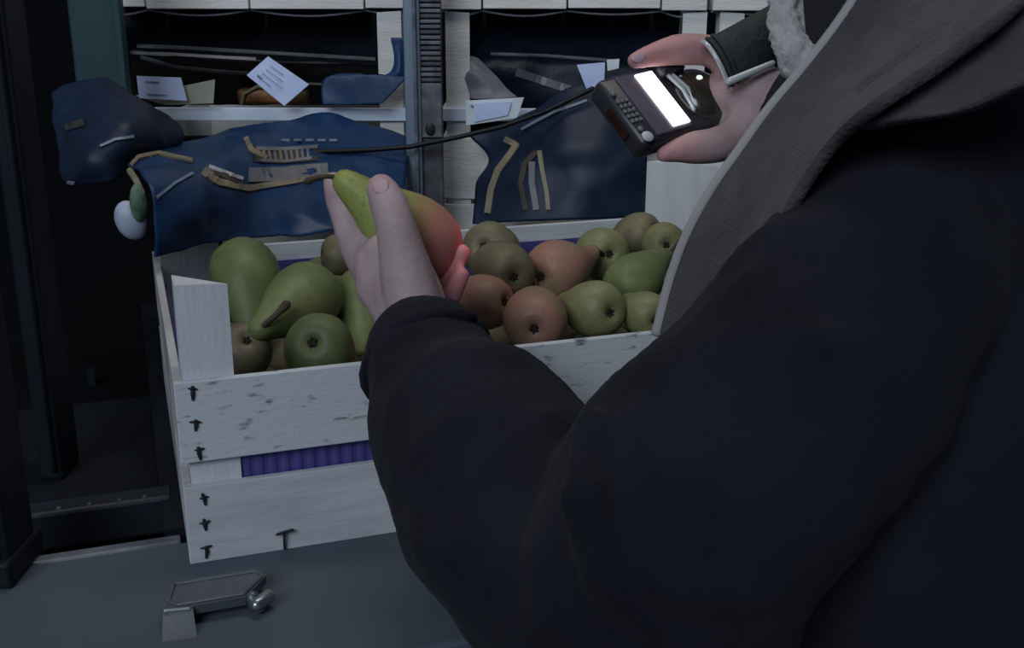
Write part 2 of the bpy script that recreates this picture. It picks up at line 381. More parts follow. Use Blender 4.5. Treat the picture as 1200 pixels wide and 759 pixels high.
# ================================================================== CRATES
ZV = Vector((0, 0, 1))
def crate(name, label, cat_group, O, ax, ay, W, D, z0, bands, posts, pl, planks=6, mats=('white_wood', 'white_wood_v'), side_bands=None, worn=False, slats=True):
    """slatted fruit crate: corner posts, boards on four sides, planks in the bottom"""
    t = thing(name, Vector((O.x, O.y, z0))+ax*W/2+ay*D/2, label, 'crate', cat_group)
    th = .006
    def pt(x, y, z): return O+ax*x+ay*y+ZV*(z-O.z)
    for i, (a, b) in enumerate(bands):
        h = (b-a)/2; zc = (a+b)/2
        m = M['worn_wood'] if worn and i == 1 else M['rim_white'] if i == 2 else M[mats[0]]
        MB().box(pt(W/2, th/2, zc), (W/2, th/2, h), (ax, ay, ZV), bev=.0008).build('front_board', m, t)
        MB().box(pt(W/2, D-th/2, zc), (W/2, th/2, h), (ax, ay, ZV), bev=.0008).build('back_board', M[mats[0]], t)
        for x in (th/2, W-th/2):
            MB().box(pt(x, D/2, zc), (th/2, D/2-th, h), (ax, ay, ZV), bev=.0008).build('side_board', M['raw_wood' if worn else mats[0]], t)
    for (x, y, sx, sy, k) in ((th, th, 1, 1, pl[0]), (W-th, th, -1, 1, pl[0]), (th, D-th, 1, -1, pl[1]), (W-th, D-th, -1, -1, pl[1])):
        zt = posts; lo = z0+.004
        mb = MB(); a = pt(x, y, lo); b = pt(x+sx*k, y, lo); c_ = pt(x, y+sy*k, lo)
        top = [pt(x, y, zt+.0), pt(x+sx*k, y, zt-.002), pt(x, y+sy*k, zt-.0015)]
        mb.add([a, b, c_]+top, [(0, 1, 2), (3, 4, 5), (0, 1, 4, 3), (1, 2, 5, 4), (2, 0, 3, 5)])
        mb.build('corner_post', M[mats[1]], t)
    if slats:
        wv = D/planks
        for i in range(planks):
            MB().box(pt(W/2, wv*(i+.5), z0+.004), (W/2-th, wv/2-.006, .003), (ax, ay, ZV)).build('bottom_slat', M[mats[0]], t)
    return t
X, Yv = Vector((1, 0, 0)), Vector((0, 1, 0))
pc = crate('pear_crate', 'white slatted wooden crate full of pears, its purple liner showing through the gap', None, Vector((0, 0, 0)), X, Yv, .60, .40, 0,
           [(0, .0585), (.0765, .135)], .2010, (.034, .058), worn=True)
# staples down the corner of the front boards
for z, lean in ((.127, 0), (.104, .2), (.083, -.1), (.049, .5), (.029, .3), (.0085, 0)):
    q = Vector((.0125+random.uniform(-.001, .001), -.0008, z)); j_ = lambda k_: Vector((random.uniform(-k_, k_), 0, random.uniform(-k_, k_)))
    b = MB().tube([q+Vector((.0005*lean, 0, -.0042))+j_(.0008), q+j_(.0006), q+Vector((-.0010*lean, 0, .0040))+j_(.0008)], [.0008, .0015, .0010], 6)
    h_ = .0034-.004*abs(lean); b.tube([q+Vector((-.0032, 0, h_))+j_(.0008), q+Vector((0, -.0003, h_))+j_(.0004), q+Vector((.0026, 0, h_))+j_(.0008)], [.0006, .0012, .0007], 6)
    b.build('staple', M['steel_dark'], pc)
b = MB(); q = Vector((.0655, -.0018, .002))
b.tube([q, q+Vector((0, -.0005, .006)), q+Vector((.0004, -.0016, .0135))], .0009, 6)
b.tube([q+Vector((-.0048, -.0022, .0132)), q+Vector((.0004, -.002, .0142)), q+Vector((.006, -.0022, .0150))], .0011, 6)
b.build('bent_nail', M['steel_dark'], pc)['label'] = 'bent nail sticking out of the lowest board'

# ribbed purple liner box inside the crate
ln = thing('crate_liner', (.3, .2, .0075), 'purple ribbed card liner box standing inside the pear crate', 'liner')
x0, x1, y0, y1, zt = .0075, .5925, .0075, .3925, .118
def panel(p0, p1, inward):
    d = (p1-p0); L_ = d.length; d.normalize(); b = MB()
    n = int(L_/.009)
    v = []; f = []
    for i in range(n*4+1):
        s = i/(n*4); ph = i % 4; r = (0, .0009, .0009, 0)[ph]
        base = p0+d*(L_*s)
        v += [base-inward*r*0+inward*(.0010-r), base+inward*.0022, base+inward*(.0010-r)+ZV*(zt-.008), base+inward*.0022+ZV*(zt-.008)]
    for i in range(n*4):
        a = i*4; c = a+4
        f += [(a, c, c+2, a+2), (a+1, a+3, c+3, c+1), (a+2, c+2, c+3, a+3), (a, a+1, c+1, c)]
    f += [(0, 2, 3, 1), (n*16, n*16+1, n*16+3, n*16+2)]
    return b.add(v, f)
ins = .0600
panel(Vector((x0+.0335, y0, .008)), Vector((x1-.0335, y0, .008)), Yv).build('side_panel', M['purple_card'], ln)
panel(Vector((x0+.058, y1, .008)), Vector((x1-.058, y1, .008)), -Yv).build('side_panel', M['purple_card'], ln)
panel(Vector((x0, y0+.042, .008)), Vector((x0, y1-.058, .008)), X).build('end_panel', M['purple_card'], ln)
panel(Vector((x1, y0+.042, .008)), Vector((x1, y1-.058, .008)), -X).build('end_panel', M['purple_card'], ln)
MB().box((.3, .2, .0092), (.236, .186, .001)).build('bottom_panel', M['purple_card'], ln)

# ================================================================== PEARS
def pear_mesh(name, seg, bend, fat, seedv):
    prof = [(-.90, 0), (-.88, .10), (-.93, .18), (-1.0, .32), (-.97, .52), (-.84, .72), (-.6, .89), (-.3, .98), (0, 1), (.3, .97), (.6, .88), (.9, .75), (1.2, .61), (1.5, .49), (1.8, .40), (2.05, .33), (2.25, .25), (2.36, .14), (2.39, .0)]
    v = []; f = []
    for i, (z, r) in enumerate(prof):
        for k in range(seg):
            a = 2*math.pi*k/seg; rr = r*(1+.05*noise.noise(Vector((math.cos(a)*1.1, math.sin(a)*1.1, z*.7+seedv))))
            if z > .3: rr *= 1+fat*(z-.3)*.25*(2.4-z)
            bx = bend*max(0, z-.3)**2
            v.append(Vector((rr*math.cos(a)+bx, rr*math.sin(a), z)))
    n = len(prof)
    for i in range(n-1):
        for k in range(seg): f.append((i*seg+k, i*seg+(k+1) % seg, (i+1)*seg+(k+1) % seg, (i+1)*seg+k))
    me = bpy.data.meshes.new(name); me.from_pydata(v, [], f); bm = bmesh.new(); bm.from_mesh(me)
    bmesh.ops.remove_doubles(bm, verts=bm.verts, dist=1e-4); bmesh.ops.recalc_face_normals(bm, faces=bm.faces); bm.to_mesh(me); bm.free()
    for p in me.polygons: p.use_smooth = True
    return me
def stem_mesh(bend, ln_=1.0):
    mb = MB(); x = bend*(2.05)**2
    mb.tube([(x, 0, 2.28), (x+.05, 0, 2.28+.3*ln_), (x+.2, .03, 2.28+.65*ln_), (x+.42, .08, 2.28+.9*ln_)], [.10, .075, .08, .12], 8)
    me = bpy.data.meshes.new('stem'); me.from_pydata(mb.v, [], mb.f); me.update(); me.materials.append(M['stem'])
    for p in me.polygons: p.use_smooth = True
    return me
def calyx_mesh():
    mb = MB(); mb.ball((0, 0, -.895), (.15, .15, .06), n=10)
    for k in range(5):
        a = k*1.2566; c, s = math.cos(a), math.sin(a)
        mb.tube([(c*.05, s*.05, -.92), (c*.11, s*.11, -.96), (c*.15, s*.15, -1.0)], [.05, .04, .012], 6)
    me = bpy.data.meshes.new('calyx'); me.from_pydata(mb.v, [], mb.f); me.update(); me.materials.append(M['calyx'])
    return me
BODY = {}
for b_, fat in ((.0, .10), (.10, .25), (-.08, 0.)):
    for mk in ('pear_green', 'pear_yellow', 'pear_olive', 'pear_blush', 'pear_held'):
        me = pear_mesh('pear', 28, b_, fat, b_*10+1); me.materials.append(M[mk]); BODY[(mk, b_)] = me
STEM = {b_: stem_mesh(b_) for b_ in (.0, .10, -.08)}
CAL = calyx_mesh()
def pear(loc, R_, axis, mk, label, bend=0., group=None, roll=0., parts=True, stem_dir=None, stem_turn=0., stem_len=1.):
    o = bpy.data.objects.new('pear', BODY[(mk, bend)]); COL.objects.link(o)
    o.rotation_mode = 'QUATERNION'
    from mathutils import Quaternion
    o.rotation_quaternion = Vector(axis).normalized().to_track_quat('Z', 'Y') @ Quaternion((0, 0, 1), roll)
    if stem_dir is not None:                 # turn the curved stem to a given side
        z_ = Vector(axis).normalized(); x_ = (Vector(stem_dir)-z_*z_.dot(Vector(stem_dir))).normalized()
        o.rotation_quaternion = Matrix((x_, z_.cross(x_), z_)).transposed().to_quaternion()
    o.location = loc; o.scale = (R_, R_, R_)
    tag(o, label, 'pear', group)
    if parts:
        for nm, me in (('stem', STEM[bend]), ('calyx', CAL)):
            c_ = bpy.data.objects.new(nm, me); COL.objects.link(c_); c_.parent = o
            if nm == 'stem' and stem_turn:       # a stem bent over to one side
                pv_ = Vector((0, 0, 2.25)); c_.matrix_local = Matrix.Translation(pv_) @ Matrix.Rotation(stem_turn, 4, 'Y') @ Matrix.Scale(stem_len, 4) @ Matrix.Translation(-pv_)
    return o
def camdir(x, y, z): return RT*x+UP*y+fw*z
PG = 'pears piled in the white crate'
# (x, y, z of the body centre, radius in px, direction bottom->stem in sight frame, material, bend, label)
PEARS = [
 (287, 322, .128, 41, (.30, -.72, -.62), 'pear_green', .10, 'big green pear at the corner post, neck pointing down'),
 (356, 351, .127, 43, (-.38, -.38, -.84), 'pear_green', .0, 'green pear with a dark stem pointing at the viewer, before the big corner pear'),
 (375, 410, .112, 42, (.05, -.25, .97), 'pear_green', .0, 'green pear blossom end forward, against the front board below the stemmed pear'),
 (425, 352, .114, 35, (.10, -.85, -.5), 'pear_green', .10, 'green pear standing tall beside the wrist of the dark sleeve'),
 (384, 330, .098, 29, (.85, -.25, -.35), 'pear_olive', .0, 'dull olive pear sunk behind the green stemmed pear, under the hand'),
 (286, 412, .097, 33, (-.3, -.45, .85), 'pear_olive', .0, 'brownish pear in shadow right behind the corner post, low against the front board'),
 (402, 298, .139, 25, (.85, -.05, .3), 'pear_olive', .0, 'small russet pear tip by the back board, half covered by the hand'),
 (576, 294, .132, 34, (.25, -.1, .9), 'pear_olive', .0, 'brown russet pear at the back, just behind the calyx pear beside the pink fingertips'),
 (589, 318, .139, 36, (-.38, .22, .9), 'pear_olive', .10, 'russet pear with its dark calyx facing forward, beside the pink fingertips'),
 (652, 318, .131, 37, (.55, .2, .80), 'pear_blush', -.08, 'smooth pinkish brown pear lying sideways in the middle of the crate'),
 (566, 354, .122, 33, (-.80, -.02, .55), 'pear_blush', .0, 'rosy pear tucked against the sleeve, its calyx to the side'),
 (627, 374, .117, 38, (.05, .30, .95), 'pear_blush', .0, 'rosy pear at the front board with its calyx facing down and forward'),
 (624, 336, .100, 24, (-.35, -.1, .95), 'pear_blush', .0, 'pink pear glimpsed between the rosy front pear and the pinkish brown one'),
 (705, 297, .124, 31, (-.22, .06, .94), 'pear_yellow', .0, 'yellow-green pear with dark calyx in the middle of the back row'),
 (748, 275, .130, 26, (-.65, -.25, .6), 'pear_olive', .0, 'olive pear against the back corner post of the crate'),
 (778, 287, .134, 27, (.02, .08, .95), 'pear_yellow', .0, 'yellow-green pear with calyx forward, beside the back corner post'),
 (742, 330, .120, 33, (.62, .55, .5), 'pear_green', -.08, 'plain green pear lying between the calyx pears near the scarf'),
 (697, 362, .117, 34, (-.48, .14, .86), 'pear_yellow', .0, 'speckled yellow-green pear with a large dark calyx, at the front board'),
 (757, 368, .112, 27, (-.28, .32, .9), 'pear_yellow', .0, 'small yellow-green pear at the front board, beside the scarf hem'),
 (684, 324, .084, 20, (-.5, -.2, .8), 'pear_green', .0, 'green pear sunk low between the pinkish brown pear and the speckled one'),
 (806, 338, .114, 29, (.9, .3, .3), 'pear_olive', .0, 'olive pear mostly hidden behind the scarf hem'),
]
TOPP = []
for x, y, z, r, a, mk, bd, lab in PEARS:
    p = Zp(x, y, z); R_ = r/F*(p-CAM).dot(fw); TOPP.append((p, R_))
    pear(p, R_, camdir(*a), mk, lab, bd, PG, roll=random.random()*6, stem_dir=camdir(.8, .6, -.1) if 'stem pointing' in lab else None, stem_turn=1.75 if 'stem pointing' in lab else 0.)
for x_, y_ in ((.555, .06), (.545, .155), (.485, .075), (.555, .235)):
    pear(Vector((x_, y_, .096)), .0265, (-.3, -.2+random.random()*.3, .1), 'pear_olive', 'pear in the crate end behind the scarf', 0., 'pears behind the scarf', parts=False)
k = 0
for i in range(5):
    for j in range(6):
        p = Vector((.085+i*.103, .05+j*.0595, .0405+.003*random.random()))
        s_ = 1 if (i+j) % 2 else -1
        pear(p+Vector((-.022*s_, 0, 0)), .0265, (s_, .06*random.uniform(-1, 1), -.02), ('pear_green', 'pear_olive', 'pear_yellow')[k % 3],
             'pear lying on the bottom of the crate beneath the top layer', 0., 'pears of the lowest layer', parts=False); k += 1

# ================================================================== REAR CRATES ON THE RACK
VR = 1.42
def rear_crate(x0, x1, label, zb, bands, post_top, name='stacked_crate', **kw):
    a = uz(x0, 100, VR)[0]; b = uz(x1, 100, VR)[0]
    O = rackp(a, VR, 0)
    return crate(name, label, 'empty-looking white crates stacked on the rack', O, RX, HZ, b-a, .40, zb, bands, post_top, (.030, .030), planks=4, mats=('cream_wood', 'cream_wood'), **kw)
RG = [(.035, .115), (.122, .200), (.2215, .2375)]
cL = rear_crate(112, 477, 'white crate behind the blue plastic with two paper price tags on its thin rim', .03, RG, .356)
cR = rear_crate(517, 831, 'white crate beyond the steel upright, half covered by dark plastic', .03, RG, .356)
cM = rear_crate(835, 1120, 'white crate mostly hidden behind the scarf, next to the black hand strap', .03, RG, .356)
cL.children[0]
def upper_crate(joints, label, x0, x1):
    a = uz(x0, 5, VR)[0]; b = uz(x1, 5, VR)[0]; zb = .3575
    t = thing('upper_crate', rackp((a+b)/2, VR+.2, zb), label, 'crate', 'upper crates of the rear stacks')
    xs = [x0]+joints+[x1]
    for p, q in zip(xs, xs[1:]):
        s0, s1 = uz(p, 5, VR)[0]+.0012, uz(q, 5, VR)[0]-.0012; zj = random.uniform(-.001, .0015)
        MB().box(rackp((s0+s1)/2, VR+.2, zb+.009+zj), ((s1-s0)/2, .2, .008), (RX, HZ, ZV), bev=.001).build('plank', M['cream_wood'], t)
        # the grey sagging edge of the paper lining under the planks
        mid = (s0+s1)/2; sag = random.uniform(.003, .007)
        MB().tube([rackp(s0+(s1-s0)*k_/8, VR+.01, zb-.0015-sag*math.sin(math.pi*k_/8)) for k_ in range(9)], .0013, 6).build('lining_edge', M['silver'], t)
    for z in (.41, .48):
        MB().box(rackp((a+b)/2, VR+.003, z), ((b-a)/2, .003, .03), (RX, HZ, ZV), bev=.001).build('front_board', M['cream_wood'], t)
        MB().box(rackp((a+b)/2, VR+.397, z), ((b-a)/2, .003, .03), (RX, HZ, ZV), bev=.001).build('back_board', M['cream_wood'], t)
    for u in (a+.015, b-.015):
        for v_ in (VR+.02, VR+.38):
            MB().box(rackp(u, v_, .445), (.014, .014, .078), (RX, HZ, ZV), bev=.001).build('corner_post', M['cream_wood'], t)
    return t
upper_crate([170, 292, 427], 'white crate stacked above the tagged crate, only its plank bottom in view', 110, 478)
upper_crate([565, 665, 775], 'white crate stacked above the half covered one beyond the steel upright', 516, 830)
upper_crate([], 'white crate corner stacked above the one next to the hand strap', 835, 1120)

# the steel upright
a = uz(475, 100, 1.345)[0]; b = uz(518, 100, 1.345)[0]
up = thing('steel_upright', rackp((a+b)/2, 1.345, -.95), 'ribbed galvanised steel upright standing between the two rear crates', 'post')
wd = b-a
MB().box(rackp(a+wd*.22, 1.345, -.2), (wd*.22, .010, .75), (RX, HZ, ZV), bev=.002).build('flange', M['galv'], up)
MB().box(rackp(a+wd*.30, 1.333, -.2), (wd*.05, .004, .75), (RX, HZ, ZV), bev=.001).build('flange_bead', M['galv_worn'], up)
MB().box(rackp(a+wd*.72, 1.350, -.2), (wd*.28, .008, .75), (RX, HZ, ZV), bev=.001).build('web', M['rib_dark'], up)
for i in range(19):
    z = uz(500, 93-i*6.2, 1.345)[1]
    MB().box(rackp(a+wd*.72, 1.340, z), (wd*.27, .003, .0019), (RX, HZ, ZV), bev=.0006).build('rib', M['galv_worn' if i % 3 else 'rib_dark'], up)
z0_, z1_ = uz(500, 160, 1.345)[1], uz(500, 97, 1.345)[1]
MB().box(rackp(a+wd*.72, 1.340, (z0_+z1_)/2), (wd*.27, .003, (z1_-z0_)/2), (RX, HZ, ZV), bev=.0008).build('clip_plate', M['galv_worn'], up)
MB().ball(V(504, 151, 1.335), (.006, .002, .008), (RX, HZ, ZV), 10).build('bolt', M['steel_dark'], up)

# films lining the rear crates, upper rows added to blacken the void
def R3(rows, k): return [[V(*p) if k == 'v' else P(*p) for p in r] for r in rows]
fl1 = sheet('black_film', R3([[(144, 6, 1.52), (220, 6, 1.52), (320, 6, 1.52), (448, 6, 1.52)],
                              [(145, 34, 1.50), (220, 34, 1.50), (320, 36, 1.50), (448, 38, 1.50)],
                              [(146, 52, 1.47), (220, 58, 1.46), (320, 62, 1.46), (448, 70, 1.47)],
                              [(150, 62, 1.45), (220, 68, 1.44), (320, 74, 1.44), (446, 76, 1.45)],
                              [(152, 92, 1.50), (220, 84, 1.48), (320, 86, 1.48), (446, 90, 1.50)],
                              [(160, 128, 1.56), (220, 122, 1.56), (320, 122, 1.56), (446, 122, 1.56)]], 'v'), M['black_plastic'], wr=.003, key='fl1', seed=2)
tag(fl1, 'black plastic film with pale edge lines lining the tagged crate', 'film')
strip('pale_edge', 'fl1', [(148, 54), (220, 57), (320, 63), (440, 70)], 3, M['silver'], fl1)
strip('pale_edge', 'fl1', [(152, 61), (230, 66), (300, 70)], 2.5, M['silver'], fl1)
strip('pale_edge', 'fl1', [(165, 66), (205, 77), (250, 82), (292, 85)], 3, M['silver'], fl1)
fl2 = sheet('black_film', R3([[(520, 6, 1.52), (600, 6, 1.52), (690, 6, 1.52), (798, 6, 1.52)],
                              [(520, 36, 1.50), (600, 36, 1.50), (690, 40, 1.50), (795, 40, 1.50)],
                              [(520, 62, 1.47), (600, 62, 1.46), (690, 68, 1.46), (792, 70, 1.47)],
                              [(522, 84, 1.45), (600, 82, 1.44), (690, 86, 1.44), (792, 90, 1.45)],
                              [(524, 125, 1.50), (600, 125, 1.46), (690, 130, 1.44), (792, 130, 1.45)],
                              [(526, 165, 1.52), (600, 165, 1.5), (690, 170, 1.5), (792, 170, 1.5)]], 'v'), M['midnight'], wr=.006, key='fl2', seed=5)
tag(fl2, 'dark navy plastic film spilling from the crate beyond the steel upright', 'film')
strip('pale_edge', 'fl2', [(575, 64), (640, 66), (720, 72)], 2.5, M['silver'], fl2)
strip('grey_streak', 'fl2', [(605, 84), (640, 96), (690, 112)], 9, M['dev_face'], fl2)
gf = sheet('grey_film', R3([[(522, 62, 1.445), (545, 64, 1.44), (560, 68, 1.44)],
                            [(540, 82, 1.43), (560, 84, 1.425), (580, 88, 1.43)],
                            [(549, 104, 1.425), (575, 105, 1.42), (596, 106, 1.425)],
                            [(552, 116, 1.42), (580, 116, 1.415), (606, 114, 1.42)]], 'v'), M['grey_film'], wr=.002, seed=3)
tag(gf, 'translucent grey plastic flap folded down behind the framed price tag', 'film')

# orange packet and other odd bits in the tagged crate
op = thing('orange_packet', V(330, 121, 1.49), 'dark packet with orange print lying in the tagged crate behind the tilted tag', 'packet')
MB().box(V(322, 112, 1.50), (.048, .012, .010), (RX, HZ, ZV), bev=.005).build('pack', M['orange_pack'], op, True)
MB().tube([V(283, 121, 1.485), V(286, 110, 1.485), V(302, 101, 1.487), V(318, 104, 1.488)], .0022, 8).build('band', M['gold'], op)
MB().tube([V(345, 103, 1.485), V(362, 98, 1.486), V(382, 99, 1.487)], .0018, 8).build('band', M['gold'], op)
# price tags
def card(name, pts, v, m, label, cat='price tag', th=.0012, group='paper price tags on the rear crates', dv=(0, 0, 0, 0), lines=0, frame=None):
    q = [V(x, y, v+d) for (x, y), d in zip(pts, dv)]; c_ = sum(q, Vector())/len(q)
    t = thing(name, c_, label, cat, group)
    MB().prism(q, HZ*th).build('paper', m, t)
    for i in range(lines):
        f0 = .22+.56*i/max(1, lines-1); a_ = q[0].lerp(q[3], f0).lerp(q[1].lerp(q[2], f0), .18); b_ = q[0].lerp(q[3], f0).lerp(q[1].lerp(q[2], f0), .5+.3*((i*7) % 3)/3)
        MB().tube([a_-HZ*.0003, b_-HZ*.0003], .0005, 5, False).build('printed_line', M['ink'], t)
    return t
t1 = card('price_tag', [(160, 89), (212, 91), (219, 118), (163, 115)], 1.395, M['tag'], 'bluish paper price tag lying flat at the crate end, before a cream card', lines=2)
b1 = card('cream_card', [(158, 112), (252, 93), (250, 121), (192, 123)], 1.405, M['cream_card'], 'cream card with rounded corner leaning behind the flat bluish tag', 'card', group=None)
t2 = card('price_tag', [(314, 66), (362, 99), (333, 124), (289, 88)], 1.392, M['tag'], 'square bluish price tag tilted like a diamond on the thin white rim', dv=(.01, 0, 0, .005), lines=4)
MB().ball(V(303, 89, 1.3915), (.002, .001, .0022), (RX, HZ, ZV), 8).build('dark_mark', M['ink'], t2)
t3 = card('price_tag', [(546, 118), (614, 114), (606, 138), (546, 147)], 1.385, M['tagw'], 'framed price tag hanging beside the steel upright with a bluish centre')
MB().prism([V(556, 121, 1.383), V(600, 119, 1.383), V(595, 135, 1.383), V(556, 143, 1.383)], HZ*.001).build('bluish_insert', M['tag'], t3)
MB().ball(V(553, 124, 1.383), (.002, .001, .002), (RX, HZ, ZV), 8).build('clip', M['ink'], t3)
t4 = card('price_tag', [(676, 76), (709, 73), (708, 96), (688, 106)], 1.325, M['tag'], 'small bluish price tag showing beside the keypad end of the scanner')
t5 = card('price_tag', [(711, 70), (726, 69), (725, 80), (712, 83)], 1.325, M['tagw'], 'tiny white tag corner under the thumb on the scanner')

# ---------------------------------------------------------------- blue plastic bags
bA = sheet('blue_bag', R3([[(62, 112, 1.22), (95, 96, 1.23), (132, 98, 1.24), (152, 122, 1.26)],
                           [(64, 150, 1.17), (110, 128, 1.16), (160, 122, 1.18), (207, 150, 1.24)],
                           [(70, 190, 1.13), (112, 176, 1.10), (162, 160, 1.13), (207, 172, 1.22)],
                           [(80, 216, 1.12), (116, 214, 1.10), (142, 206, 1.11), (172, 186, 1.19)]], 'v'), M['navy_plastic'], wr=.006, ws=20, key='A', seed=1)
tag(bA, 'crumpled navy plastic bag bunched up under the teal panel', 'bag')
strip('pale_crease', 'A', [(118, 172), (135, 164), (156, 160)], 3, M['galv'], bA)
strip('hem', 'A', [(80, 213), (105, 217), (136, 209)], 3, M['silver'], bA)
strip('print_patch', 'A', [(78, 150), (100, 144)], 8, M['dev_green'], bA)
bB = sheet('blue_bag', R3([[(150, 196, 1.09), (228, 166, 1.30), (300, 150, 1.36), (385, 136, 1.40), (480, 166, 1.40)],
                           [(170, 214, 1.000), (236, 198, 1.10), (300, 184, 1.24), (380, 184, 1.30), (478, 188, 1.335)],
                           [(177, 256, .985), (240, 242, 1.045), (306, 234, 1.16), (386, 232, 1.22), (474, 228, 1.27)],
                           [(177, 300, .985), (238, 284, 1.045), (312, 279, 1.125), (390, 274, 1.165), (472, 268, 1.20)]], 'v'), M['blue_plastic'], wr=.009, ws=15, key='B', seed=4)
tag(bB, 'blue plastic bag with dull gold print draped over the back rim of the pear crate', 'bag')
strip('gold_print', 'B', [(238, 200), (255, 214), (290, 221), (340, 214), (385, 206)], (9, 5), M['gold'], bB)
strip('grey_print', 'B', [(290, 206), (330, 205), (384, 200)], 16, M['silver'], bB)
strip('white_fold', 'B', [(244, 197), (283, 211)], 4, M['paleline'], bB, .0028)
strip('brown_print', 'B', [(250, 203), (282, 214)], 6, M['brown'], bB, .0024)
strip('gold_print', 'B', [(288, 162), (294, 176), (312, 186)], (6, 5), M['gold'], bB)
strip('brown_print', 'B', [(298, 182), (330, 184), (372, 180)], 17, M['brown'], bB, .0014)
strip('grey_print', 'B', [(300, 175), (330, 176), (372, 173)], 4, M['silver'], bB)
strip('grey_print', 'B', [(304, 189), (335, 190), (366, 186)], 3, M['silver'], bB)
for i in range(9):
    strip('print_tick', 'B', [(308+i*6.5, 176+(i % 2)), (310+i*6.5, 189)], 2.6, M['silver' if i % 3 else 'gold'], bB, steps=2)
for i in range(5):
    strip('pale_lettering_dash', 'B', [(330+i*14, 165.5), (339+i*14, 165.5)], 2.5, M['galv'], bB, steps=2)
strip('gold_hem', 'B', [(152, 198), (162, 186), (186, 181), (226, 190)], 4, M['gold'], bB, .0028)
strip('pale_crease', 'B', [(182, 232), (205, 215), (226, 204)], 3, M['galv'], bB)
bC = sheet('blue_bag', R3([[(552, 160, 1.39), (605, 142, 1.37), (660, 108, 1.34), (700, 92, 1.335), (748, 84, 1.34)],
                           [(574, 186, 1.37), (618, 176, 1.33), (665, 165, 1.30), (710, 160, 1.295), (757, 160, 1.305)],
                           [(560, 218, 1.35), (614, 212, 1.31), (665, 205, 1.29), (710, 204, 1.285), (757, 204, 1.292)],
                           [(556, 264, 1.32), (614, 260, 1.29), (665, 258, 1.275), (710, 256, 1.280), (757, 254, 1.288)]], 'v'), M['navy_plastic'], wr=.007, ws=12, key='C', seed=6)
tag(bC, 'dark blue plastic bag with a gold hem hanging behind the crate under the scanner', 'bag')
strip('gold_hem', 'C', [(592, 163), (606, 170), (596, 184), (584, 200), (576, 222), (572, 250)], 7, M['gold'], bC)
strip('gold_print', 'C', [(630, 178), (616, 192), (611, 215), (617, 246)], 6, M['brown'], bC)
strip('gold_print', 'C', [(633, 177), (636, 200), (641, 225), (643, 246)], 5, M['gold'], bC)
strip('gold_print', 'C', [(624, 190), (624, 215), (629, 246)], 7, M['silver'], bC)
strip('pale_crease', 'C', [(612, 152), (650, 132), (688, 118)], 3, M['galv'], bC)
sb = sheet('bag_flap', R3([[(458, 44, 1.40), (466, 44, 1.40), (476, 45, 1.40)],
                           [(456, 86, 1.40), (466, 86, 1.395), (477, 86, 1.40)],
                           [(384, 90, 1.41), (430, 90, 1.40), (474, 94, 1.39)],
                           [(378, 123, 1.405), (410, 123, 1.40), (448, 121, 1.39)]], 'v'), M['blue_plastic'], wr=.002, seed=8)
tag(sb, 'blue plastic flap pinned behind the steel upright at the crate post', 'bag')
dg = MB().tube([V(372, 178, 1.30), V(430, 176, 1.315), V(480, 172, 1.315), V(540, 160, 1.315), (V(590, 148, 1.325)), V(640, 130, 1.31), V(694, 104, 1.31)], .0030, 8).build('dark_strap', M['black_plastic'], None, True)
tag(dg, 'thin dark strap stretched across the steel upright between the two blue bags', 'strap')
# white packet by the bag's corner
wp = thing('small_packet', V(152, 285, 1.0), 'small rounded pale packet with green print hanging at the outer corner of the blue bag', 'packet')
MB().ball(V(153, 258, .99), (.0140, .010, .0185), ((RX*.95+ZV*.3).normalized(), HZ, (ZV*.95-RX*.3).normalized()), 16).build('pouch', M['pack_white'], wp, True)
MB().ball(V(162, 238, .985), (.0075, .008, .018), (RX, HZ, ZV), 12).build('printed_neck', M['green_print'], wp, True)
MB().tube([V(166, 226, .985), V(160, 212, .99), V(152, 200, 1.02)], .003, 8).build('neck_tie', M['gold'], wp)

# ================================================================== METAL HANDLE ON THE DECK
hb = thing('deck_handle', (.02, -.06, 0), 'grey cast metal bail handle standing on the deck below the crate corner', 'handle')
A, B_, C_, D_ = Zp(193, 689, .010), Zp(303, 668, .010), Zp(290, 700, .010), Zp(196, 715, .010)
E1 = Zp(216, 678, .010)
mb = MB(); pts = [Zp(193, 700, .012), Zp(203, 681, .012), Zp(300, 666, .012), Zp(312, 674, .012), Zp(288, 699, .012), Zp(208, 713, .012), Zp(194, 712, .012)]
mb.prism(pts, ZV*-.006); mb.build('plate', M['bracket'], hb)
mb = MB(); pr = [Zp(x, y, .0124) for x, y in ((197, 704), (205, 684), (299, 669), (307, 675), (286, 696), (208, 709), (197, 704))]
mb.tube(pr, .0013, 6); mb.build('raised_rim', M['bracket'], hb)
a_, b_ = Zp(210, 712, .012), Zp(210, 750, .0)
MB().prism([Zp(191, 714, .012), Zp(226, 712, .012), Zp(231, 746, .0), Zp(190, 752, .0)], Vector((0, .008, 0))).build('foot', M['bracket'], hb)
MB().tube([Zp(194, 715.5, .0118), Zp(222, 713, .0118)], .0014, 6).build('bright_edge', M['chrome'], hb)
MB().tube([Zp(296, 700, .010), Zp(300, 706, .006), Zp(304, 711, .0045)], [.0045, .0062, .0042], 10).build('foot', M['bracket'], hb, True)
MB().tube([Zp(301, 708, .008), Zp(314, 699, .008)], [.0042, .005], 10).build('bright_knob', M['chrome'], hb, True)

